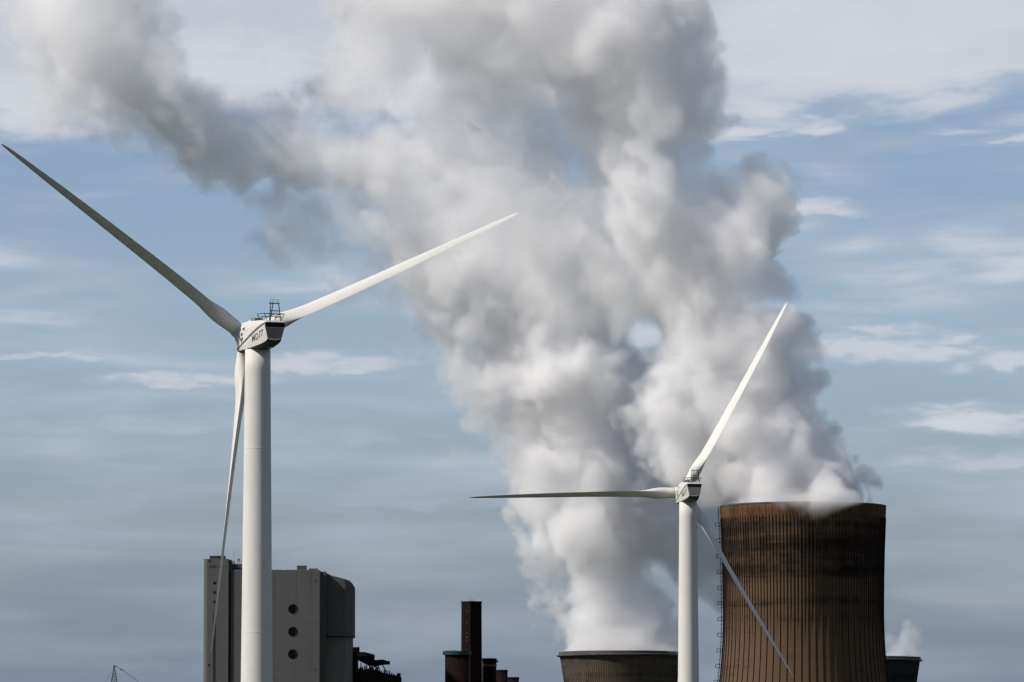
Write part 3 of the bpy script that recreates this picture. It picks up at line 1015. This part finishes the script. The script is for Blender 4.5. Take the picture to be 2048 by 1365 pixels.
# ------------------------------------------------------------------ pylon with its wires
PY_ = 1800.0
pt = place(228.5, 1331, PY_)
pyl = empty('lattice_pylon', (pt.x, PY_, 0))
tag(pyl, 'dark steel lattice pylon whose tip shows at the lower left', 'pylon')
H = pt.z
def half_w(z):
    return interp(H - z, [(0, 0.16), (1.2, 0.22), (5.5, 0.92), (12, 1.5), (H, 3.8)])
legs = []
zs = [H - q for q in (0, 1.2, 2.3, 3.4, 4.5, 5.6, 7.0, 8.6, 10.5, 12.6, 15, 18, 21.5, 25.5, 30, 35, 41, H)]
zs = [q for q in zs if q > 1] + [0.0]
for sx, sy in ((-1, -1), (1, -1), (1, 1), (-1, 1)):
    MB().path([(sx * half_w(z), sy * half_w(z), z) for z in zs], 0.10, 4).build('leg', M['lattice'], pyl)
br = MB()
for za, zb in zip(zs[:-1], zs[1:]):
    a, b = half_w(za), half_w(zb)
    cs = [(-1, -1), (1, -1), (1, 1), (-1, 1)]
    for i in range(4):
        (x0, y0), (x1, y1) = cs[i], cs[(i + 1) % 4]
        br.tube((x0 * a, y0 * a, za), (x1 * b, y1 * b, zb), 0.055, 4)
        br.tube((x1 * a, y1 * a, za), (x0 * b, y0 * b, zb), 0.055, 4)
        br.tube((x0 * b, y0 * b, zb), (x1 * b, y1 * b, zb), 0.05, 4)
br.build('bracing', M['lattice'], pyl)
for za, ln in ((H - 9, 6.5), (H - 16, 8.0)):
    for sg in (-1, 1):
        MB().tube((sg * half_w(za), 0, za), (sg * ln, 0, za + 0.3), 0.12, 4, 0.05).tube((sg * half_w(za + 2), 0, za + 2), (sg * ln, 0, za + 0.3), 0.08, 4).build('crossarm', M['lattice'], pyl)
MB().tube((0, 0, H), (0.9, 0.2, H - 0.55), 0.10, 5).build('earth_wire_arm', M['lattice'], pyl)
def wire(a, b, sag, r, n=24):
    a, b = Vector(a), Vector(b)
    pts = []
    for i in range(n + 1):
        t = i / n
        p = a.lerp(b, t)
        p.z -= sag * 4 * t * (1 - t)
        pts.append(p)
    return MB().path(pts, r, 4)
def local(px, py, Y):
    return place(px, py, Y) - Vector((pt.x, PY_, 0))
e1 = local(520, 1420, 2300.0)
MB().path([(0.9, 0.2, H - 0.55), (1.6, 0.6, H - 0.95)], 0.03, 4).build('wire', M['lattice'], pyl)
wire((0.4, 0.1, H - 0.25), e1, 6.0, 0.035).build('wire', M['lattice'], pyl)
i1 = Vector((1.75, 0.8, H - 1.1))
MB().tube(i1, i1 + Vector((1.1, 1.0, -0.42)), 0.11, 6).build('insulator', M['dark'], pyl)
wire(i1 + Vector((1.1, 1.0, -0.42)), e1 + Vector((0, 0, -3.0)), 6.0, 0.035).build('wire', M['lattice'], pyl)
wire((-0.1, 0, H - 0.4), local(90, 1500, 1500.0), 3.5, 0.03).build('wire', M['lattice'], pyl)

# ------------------------------------------------------------------ steam
def spline_up(a, n, cell, axis):
    """upsample along an axis by cubic B-spline"""
    pos = np.arange(n, dtype=np.float32) / cell
    i = np.floor(pos).astype(np.int64)
    t = (pos - i).astype(np.float32)
    w = [(1 - t) ** 3 / 6, (3 * t ** 3 - 6 * t ** 2 + 4) / 6, (-3 * t ** 3 + 3 * t ** 2 + 3 * t + 1) / 6, t ** 3 / 6]
    shp = [1, 1, 1]
    shp[axis] = n
    out = None
    for q in range(4):
        s = np.take(a, i + q, axis=axis) * w[q].reshape(shp).astype(np.float32)
        out = s if out is None else out + s
    return out


def lattice_noise(shape, cell, rng):
    """smooth random field of about unit deviation"""
    dims = [int(s / cell) + 5 for s in shape]
    a = rng.standard_normal(dims).astype(np.float32)
    for ax in range(3):
        a = spline_up(a, shape[ax], cell, ax)
    return a * 2.4


def steam_material(density, colour, g=0.25):
    m = bpy.data.materials.new('steam')
    m.use_nodes = True
    t = m.node_tree
    t.nodes.clear()
    k = NT(t)
    at = k.n('ShaderNodeAttribute')
    at.attribute_name = 'density'
    pv = k.n('ShaderNodeVolumePrincipled')
    pv.inputs['Color'].default_value = (*colour, 1)
    pv.inputs['Density Attribute'].default_value = ''
    k.put(pv.inputs['Density'], k.math('MULTIPLY', at.outputs['Fac'], density))
    pv.inputs['Anisotropy'].default_value = g
    out = k.n('ShaderNodeOutputMaterial')
    t.links.new(pv.outputs[0], out.inputs['Volume'])
    return m


SOFT, FRESH = 2.0, 520.0


def make_plume(name, label, chains, Y0, seed, vox=0.8, density=0.14, colour=(0.996, 0.993, 0.995), floor_z=None,
               holes=(), fine_amp=1.0, stir=0.9, shell=None):
    """chains: lists of (px, py, radius px, depth px toward the back, density 0..1, wispiness 0..1)"""
    rng = np.random.default_rng(seed)
    s = Y0 / F_PX                                  # metres per photo pixel at this distance
    puffs = []                                     # x, y, z, r, dens, wisp
    for ch in chains:
        for a, b in zip(ch[:-1], ch[1:]):
            n = max(2, int(math.hypot(b[0] - a[0], b[1] - a[1]) / (0.30 * min(a[2], b[2])) + 1))
            for q in range(n):
                f = (q + 0.5) / n
                c = [a[i] + (b[i] - a[i]) * f for i in range(6)]
                rr = c[2]
                c[4] *= min(1.9, max(0.85, 0.85 + (c[1] - FRESH) / 300.0))
                # one core puff and a wreath of smaller ones about it
                puffs.append((c[0], c[1], c[3], rr * 0.78, c[4], c[5]))
                for w in range(9):
                    v = rng.standard_normal(3)
                    v /= np.linalg.norm(v)
                    r2 = rr * rng.uniform(0.20, 0.46)
                    e = (rr * rng.uniform(0.88, 1.04) - r2)
                    puffs.append((c[0] + v[0] * e, c[1] + v[1] * e, c[3] + v[2] * e, r2, c[4] * rng.uniform(0.75, 1.0), c[5]))
                    for w2 in range(3):
                        v2 = v + rng.standard_normal(3) * 0.6
                        v2 /= np.linalg.norm(v2)
                        r3 = r2 * rng.uniform(0.3, 0.55)
                        puffs.append((c[0] + v[0] * e + v2[0] * r2 * 0.85, c[1] + v[1] * e + v2[1] * r2 * 0.85,
                                      c[3] + v[2] * e + v2[2] * r2 * 0.85, r3, c[4] * rng.uniform(0.6, 1.0), c[5]))
    W = []
    for px, py, dp, r, de, wi in puffs:
        p = place(px, py, Y0)
        W.append((p.x, Y0 + dp * s, p.z, r * s, de, wi))
    W = np.array(W)
    pad = 6.0
    lo = (W[:, :3] - W[:, 3:4]).min(0) - pad
    hi = (W[:, :3] + W[:, 3:4]).max(0) + pad
    if floor_z is not None:
        lo[2] = max(lo[2], floor_z)
    dims = np.ceil((hi - lo) / vox).astype(int) + 1
    hi = lo + (dims - 1) * vox
    nx, ny, nz = [int(q) for q in dims]
    f = np.full((nx, ny, nz), -1.0, np.float32)    # signed depth into the steam, metres
    dn = np.zeros((nx, ny, nz), np.float32)
    wp = np.zeros((nx, ny, nz), np.float32)
    f.fill(-60.0)
    for x, y, z, r, de, wi in W:
        m = r + 10.0
        i0 = np.maximum(((np.array((x, y, z)) - m - lo) / vox).astype(int), 0)
        i1 = np.minimum(((np.array((x, y, z)) + m - lo) / vox).astype(int) + 2, dims)
        if (i1 <= i0).any():
            continue
        gx = (lo[0] + np.arange(i0[0], i1[0]) * vox - x).astype(np.float32)
        gy = (lo[1] + np.arange(i0[1], i1[1]) * vox - y).astype(np.float32)
        gz = (lo[2] + np.arange(i0[2], i1[2]) * vox - z).astype(np.float32)
        d = r - np.sqrt(gx[:, None, None] ** 2 + gy[None, :, None] ** 2 + gz[None, None, :] ** 2)
        sl = tuple(slice(a, b) for a, b in zip(i0, i1))
        fs = f[sl]
        # smooth union
        hmix = np.clip(0.5 + 0.5 * (d - fs) / 6.0, 0, 1)
        f[sl] = fs + (d - fs) * hmix + 3.0 * hmix * (1 - hmix)
        dn[sl] += (de - dn[sl]) * np.clip(hmix, 0, 1)
        wp[sl] += (wi - wp[sl]) * np.clip(hmix, 0, 1)
    del d, hmix, fs
    # stir: carry the puffs along a turbulent displacement so that no round ball survives
    warp = []
    for ax in range(3):
        q = lattice_noise(f.shape, 24.0 / vox, rng) * (stir * 7.0 / vox) + lattice_noise(f.shape, 9.0 / vox, rng) * (stir * 3.2 / vox)
        if shell is not None:                      # fresh steam leaves the mouth in good order
            q *= np.clip((lo[2] + np.arange(nz) * vox - shell[3]) / 28.0, 0.15, 1.0).astype(np.float32)[None, None, :]
        warp.append(q)
    out = [np.empty_like(f) for _ in range(3)]
    gy = np.arange(ny, dtype=np.float32)[:, None]
    gz = np.arange(nz, dtype=np.float32)[None, :]
    for i in range(nx):
        cx = np.clip(i + warp[0][i], 0, nx - 1.001)
        cyy = np.clip(gy + warp[1][i], 0, ny - 1.001)
        cz = np.clip(gz + warp[2][i], 0, nz - 1.001)
        ix, iy, iz = cx.astype(np.int32), cyy.astype(np.int32), cz.astype(np.int32)
        tx, ty, tz = cx - ix, cyy - iy, cz - iz
        base = (ix.astype(np.int64) * ny + iy) * nz + iz
        fl = f.reshape(-1)
        acc = 0
        for dx in (0, 1):
            for dy in (0, 1):
                for dz in (0, 1):
                    w = (tx if dx else 1 - tx) * (ty if dy else 1 - ty) * (tz if dz else 1 - tz)
                    acc = acc + fl[base + (dx * ny + dy) * nz + dz] * w
        out[0][i] = acc
        out[1][i] = dn.reshape(-1)[base]
        out[2][i] = wp.reshape(-1)[base]
    f, dn, wp = out
    del warp, out
    # relief: billows on the solid parts, ragged shreds on the thin ones
    n = np.zeros_like(f)
    for cell, amp in ((22.0, 0.55), (12.0, 0.48), (6.5, 0.42), (3.4, 0.40 * fine_amp), (1.9, 0.36 * fine_amp)):
        q = lattice_noise(f.shape, cell / vox, rng)
        if cell < 13:
            q = 0.45 * q + 1.0 * (np.abs(q) - 0.6)        # billows
        n += q * amp
    amp = 2.3 + 5.5 * wp
    f += n * amp + 4.2
    soft = SOFT + 9.0 * wp
    d = np.clip(f / soft, 0, 1)
    d = d * d * (3 - 2 * d)
    deep = np.clip(f / (soft + 9.0), 0, 1)
    d = d * (0.50 + 0.50 * deep)
    inner = np.clip(0.85 + 0.28 * lattice_noise(f.shape, 16.0 / vox, rng) + 0.22 * lattice_noise(f.shape, 7.0 / vox, rng), 0.12, 1.8)
    d *= dn * inner
    d *= 1 - wp * np.clip(0.40 - 0.55 * n, 0, 0.95)
    for hx, hy, hr in holes:                       # clear gaps blown through the steam
        p = place(hx, hy, Y0)
        gx = (lo[0] + np.arange(nx) * vox - p.x)
        gz = (lo[2] + np.arange(nz) * vox - p.z)
        m = np.sqrt(gx[:, None] ** 2 + gz[None, :] ** 2)
        m = m[:, None, :] + n * 2.5
        d *= np.clip((m - hr * s * 0.6) / (hr * s * 0.6), 0.0, 1.0)
    if shell is not None:                          # below the rim only a thin roll of steam hangs outside the tower
        cx, cyy, sr, rz, drop, sx = shell
        gx = (lo[0] + np.arange(nx) * vox - cx)
        gy = (lo[1] + np.arange(ny) * vox - cyy)
        gz = (lo[2] + np.arange(nz) * vox - rz)
        outside = np.clip((np.sqrt(gx[:, None] ** 2 + gy[None, :] ** 2) - sr + 1.5) / 1.5, 0, 1)[:, :, None]
        far = np.clip((np.sqrt(gx[:, None] ** 2 + gy[None, :] ** 2) - sr - 2.0) / 10.0, 0, 1) * np.clip(gy / 8.0, 0, 1)[None, :]
        reach = 1.2 + (drop * np.exp(-((gx + cx - sx) / 14.0) ** 2))[:, None] + 14.0 * far
        low = np.clip(1 + gz[None, None, :] / reach[:, :, None], 0, 1) ** 1.5
        d *= 1 - outside * (1 - low)
    # fade at the box so that no face cuts the steam
    for ax in range(3):
        L = f.shape[ax]
        e = np.minimum(np.arange(L), np.arange(L)[::-1]).astype(np.float32)
        if ax == 2 and floor_z is not None:
            e = np.arange(L)[::-1].astype(np.float32)
        shp = [1, 1, 1]
        shp[ax] = L
        d *= np.clip(e / 6.0, 0, 1).reshape(shp)
    d[d < 0.004] = 0.0
    d = np.ascontiguousarray(d, dtype=np.float32)
    # hand the field to a volume grid through geometry nodes
    me = bpy.data.meshes.new(name + '_samples')
    me.vertices.add(d.size)
    at = me.attributes.new('field', 'FLOAT', 'POINT')
    at.data.foreach_set('value', d.ravel())
    src = bpy.data.objects.new(name + '_samples', me)       # never linked: only feeds the nodes
    g = bpy.data.node_groups.new(name + '_grid', 'GeometryNodeTree')
    g.interface.new_socket('Geometry', in_out='INPUT', socket_type='NodeSocketGeometry')
    g.interface.new_socket('Geometry', in_out='OUTPUT', socket_type='NodeSocketGeometry')
    k = NT(g)
    go = k.n('NodeGroupOutput')
    oi = k.n('GeometryNodeObjectInfo')
    oi.inputs['Object'].default_value = src
    pos = k.n('GeometryNodeInputPosition')
    sp = k.n('ShaderNodeSeparateXYZ')
    k.put(sp.inputs[0], pos.outputs[0])
    ints = []
    for ax in range(3):
        q = k.math('DIVIDE', k.math('SUBTRACT', sp.outputs[ax], float(lo[ax])), vox)
        fi = k.n('FunctionNodeFloatToInt', rounding_mode='ROUND')
        k.put(fi.inputs[0], q)
        ints.append(fi.outputs[0])

    def imath(op, a, b):
        nd = k.n('FunctionNodeIntegerMath', operation=op)
        k.put(nd.inputs[0], a)
        k.put(nd.inputs[1], b)
        return nd.outputs[0]
    idx = imath('ADD', imath('MULTIPLY', imath('ADD', imath('MULTIPLY', ints[0], ny), ints[1]), nz), ints[2])
    na = k.n('GeometryNodeInputNamedAttribute', data_type='FLOAT')
    na.inputs['Name'].default_value = 'field'
    si = k.n('GeometryNodeSampleIndex', data_type='FLOAT', domain='POINT')
    g.links.new(oi.outputs['Geometry'], si.inputs['Geometry'])
    g.links.new(na.outputs['Attribute'], si.inputs['Value'])
    g.links.new(idx, si.inputs['Index'])
    vc = k.n('GeometryNodeVolumeCube')
    g.links.new(si.outputs[0], vc.inputs['Density'])
    vc.inputs['Min'].default_value = tuple(float(q) for q in lo)
    vc.inputs['Max'].default_value = tuple(float(q) for q in hi)
    vc.inputs['Resolution X'].default_value = nx
    vc.inputs['Resolution Y'].default_value = ny
    vc.inputs['Resolution Z'].default_value = nz
    sm = k.n('GeometryNodeSetMaterial')
    g.links.new(vc.outputs[0], sm.inputs[0])
    mat = steam_material(density, colour)
    sm.inputs['Material'].default_value = mat
    g.links.new(sm.outputs[0], go.inputs[0])
    vol = bpy.data.volumes.new(name)
    vol.materials.append(mat)
    o = bpy.data.objects.new(name, vol)
    col.objects.link(o)
    md = o.modifiers.new('grid', 'NODES')
    md.node_group = g
    o['kind'] = 'stuff'
    o['label'] = label
    o['category'] = 'steam'
    return o


LEFT_CHAINS = [
    # the column over the left cooling tower
    [(1240, 1332, 122, 0, 1.0, 0.03), (1234, 1270, 114, 0, 1.0, 0.06), (1222, 1190, 106, 0, 1.0, 0.08), (1210, 1110, 112, 0, 1, 0.08),
     (1212, 1030, 136, 0, 1, 0.1), (1202, 950, 138, 0, 1, 0.1), (1190, 870, 138, 0, 1, 0.1), (1160, 790, 150, 0, 1, 0.15), (1110, 710, 165, 0, 1, 0.2), (1060, 620, 175, 0, 1, 0.2),
     (1010, 520, 180, 0, 0.95, 0.2), (960, 420, 170, 0, 0.9, 0.22), (920, 320, 140, 0, 0.9, 0.22), (900, 235, 105, 0, 0.9, 0.2), (905, 190, 70, 0, 0.8, 0.25)],
    # left flank
    [(1105, 1030, 58, 0, 0.9, 0.25), (1105, 950, 60, 0, 0.9, 0.25), (1110, 870, 75, 0, 0.9, 0.25), (1050, 800, 80, 0, 0.9, 0.35), (965, 740, 90, 0, 0.85, 0.4), (905, 680, 100, 0, 0.85, 0.45),
     (865, 590, 110, 0, 0.85, 0.35), (835, 500, 115, 0, 0.9, 0.3), (830, 420, 115, 0, 0.9, 0.25), (850, 320, 115, 0, 0.9, 0.22), (880, 240, 95, 0, 0.95, 0.15), (905, 190, 70, 0, 0.95, 0.15)],
    # ragged fringes
    [(1125, 1240, 40, 10, 0.8, 0.45), (1098, 1190, 48, 10, 0.75, 0.5), (1085, 1130, 54, 10, 0.75, 0.5), (1088, 1070, 56, 0, 0.8, 0.4)],
    [(880, 760, 50, 0, 0.5, 0.85), (845, 690, 60, 0, 0.55, 0.8), (800, 610, 62, 0, 0.6, 0.75), (765, 520, 66, 0, 0.6, 0.7), (760, 430, 70, 0, 0.6, 0.65)],
    # the tail drifting off to the upper left
    [(850, 340, 125, 30, 0.8, 0.3), (720, 320, 118, 30, 0.9, 0.3), (580, 300, 108, 30, 0.9, 0.3), (450, 275, 108, 20, 0.9, 0.3), (345, 215, 120, 0, 0.95, 0.32),
     (245, 125, 140, 0, 0.95, 0.36), (200, 20, 155, 0, 0.95, 0.36), (150, -110, 165, 0, 0.9, 0.45)],
    [(90, 130, 75, 0, 0.8, 0.5), (95, 50, 85, 0, 0.8, 0.5), (90, -40, 90, 0, 0.8, 0.5)],
    [(630, 260, 75, 30, 0.6, 0.6), (700, 180, 90, 30, 0.6, 0.6), (740, 80, 110, 20, 0.6, 0.6), (740, -30, 105, 10, 0.6, 0.7)],
    [(545, 400, 50, 10, 0.35, 0.95), (640, 430, 72, 10, 0.42, 0.9), (730, 450, 70, 0, 0.5, 0.8)],
    [(95, 190, 60, 0, 0.45, 0.85), (200, 235, 62, 0, 0.5, 0.85), (320, 290, 50, 0, 0.55, 0.8)],
    [(430, 20, 40, 30, 0.2, 0.95), (470, 70, 35, 30, 0.2, 0.95)],
    [(942, 908, 15, 0, 0.35, 0.5), (956, 893, 12, 0, 0.35, 0.5)],
]
RIGHT_CHAINS = [
    [(1604, 1045, 150, 0, 1, 0.0), (1600, 992, 140, 0, 1, 0.04), (1575, 940, 138, 0, 1, 0.05), (1515, 870, 118, 0, 1, 0.05), (1485, 800, 128, 0, 1, 0.05),
     (1455, 720, 142, 0, 1, 0.06), (1405, 640, 125, 0, 1, 0.06), (1380, 560, 150, 0, 1, 0.08), (1345, 480, 168, 0, 1.0, 0.1), (1265, 400, 128, 0, 0.95, 0.1), (1240, 310, 138, 0, 0.95, 0.1),
     (1255, 220, 180, 0, 1, 0.1), (1265, 130, 185, 0, 1, 0.1), (1200, 40, 190, 0, 0.95, 0.15), (1090, -10, 180, 0, 0.9, 0.25), (940, 0, 160, 0, 0.85, 0.35), (800, 0, 130, 0, 0.75, 0.5), (720, -20, 110, 0, 0.7, 0.6)],
    [(1420, 500, 100, -30, 1.6, 0.0), (1470, 470, 106, -30, 1.6, 0.0), (1500, 485, 84, -30, 1.6, 0.0)],
    [(1490, 525, 56, -20, 1.6, 0.0), (1540, 530, 44, -20, 1.6, 0.0)],
    [(1475, 425, 58, -10, 1.6, 0.0), (1520, 445, 50, -10, 1.6, 0.0)],
    [(1380, 210, 68, 0, 1.4, 0.03), (1390, 140, 64, 0, 1.4, 0.03), (1380, 60, 56, 0, 1.3, 0.06)],
    [(1588, 815, 46, 0, 1, 0.03), (1565, 770, 56, 0, 1, 0.03), (1530, 720, 52, 0, 1, 0.03)],
    [(1702, 1022, 60, 0, 1.3, 0.05), (1710, 988, 52, 0, 1.3, 0.08), (1660, 940, 52, 0, 1, 0.1), (1610, 900, 40, 0, 0.9, 0.1)],
    [(1744, 1020, 34, 0, 1.6, 0.05), (1742, 990, 30, 0, 1.5, 0.08), (1719, 955, 28, 0, 1.3, 0.1)],
    # left side, leaning over to the other plume
    [(1455, 935, 62, 30, 0.8, 0.15), (1420, 905, 95, 40, 0.8, 0.2), (1380, 850, 110, 50, 0.8, 0.25), (1390, 770, 80, 40, 0.9, 0.2)],
    [(960, 90, 130, 60, 0.6, 0.5), (1020, 170, 130, 60, 0.6, 0.45), (1060, 250, 120, 60, 0.6, 0.45), (1090, 330, 110, 60, 0.6, 0.45), (1070, 420, 120, 60, 0.6, 0.45), (1130, 520, 110, 60, 0.7, 0.4), (1200, 560, 80, 40, 0.8, 0.3)],
    # steam rolling over the near rim
    [(1565, 1012, 36, -166, 0.9, 0.15), (1610, 1016, 44, -168, 0.9, 0.15), (1660, 1008, 40, -166, 0.9, 0.15)],
]
HIDDEN_CHAINS = [
    [(1510, 1180, 52, 0, 1, 0.03), (1450, 1130, 58, 0, 1, 0.03), (1400, 1070, 72, 0, 1, 0.05), (1365, 1000, 95, 0, 0.95, 0.1), (1340, 920, 105, 0, 0.9, 0.15), (1310, 830, 100, 0, 0.85, 0.25), (1290, 760, 70, 0, 0.6, 0.5)],
]
FAR_CHAINS = [
    [(1770, 1345, 48, 0, 0.9, 0.1), (1785, 1310, 46, 0, 0.9, 0.1), (1805, 1285, 34, 0, 0.8, 0.15)],
    [(1778, 1295, 28, 0, 0.8, 0.2), (1772, 1275, 22, 0, 0.7, 0.3)],
]
make_plume('steam_plume', 'tall white steam plume rising from the lower left cooling tower and drifting left', LEFT_CHAINS, LEFT_Y, 4,
           floor_z=place(1240, 1330, LEFT_Y).z, holes=[(1292, 672, 52)], density=0.11, shell=(place(1241, 1306, LEFT_Y).x, LEFT_Y, 30.0, place(1241, 1306, LEFT_Y).z, 0.5, place(1241, 1306, LEFT_Y).x))
make_plume('steam_plume', 'billowing steam plume leaning left above the large brown cooling tower', RIGHT_CHAINS, RIGHT_Y, 11,
           floor_z=place(1606, 1056, RIGHT_Y).z, holes=[(1292, 672, 52)], stir=0.75, shell=(place(1606, 1013, RIGHT_Y).x, RIGHT_Y, 37.5, place(1606, 1013, RIGHT_Y).z, 9.0, place(1612, 1013, RIGHT_Y).x))
make_plume('steam_plume', 'grey steam drifting out from behind the left edge of the brown cooling tower', HIDDEN_CHAINS, 2990.0, 23, holes=[(1292, 672, 52)], stir=0.55)
make_plume('steam_plume', 'small wisp of steam over the far right cooling tower', FAR_CHAINS, 3300.0, 31, stir=0.4, density=0.055, floor_z=place(1790, 1335, 3300.0).z)
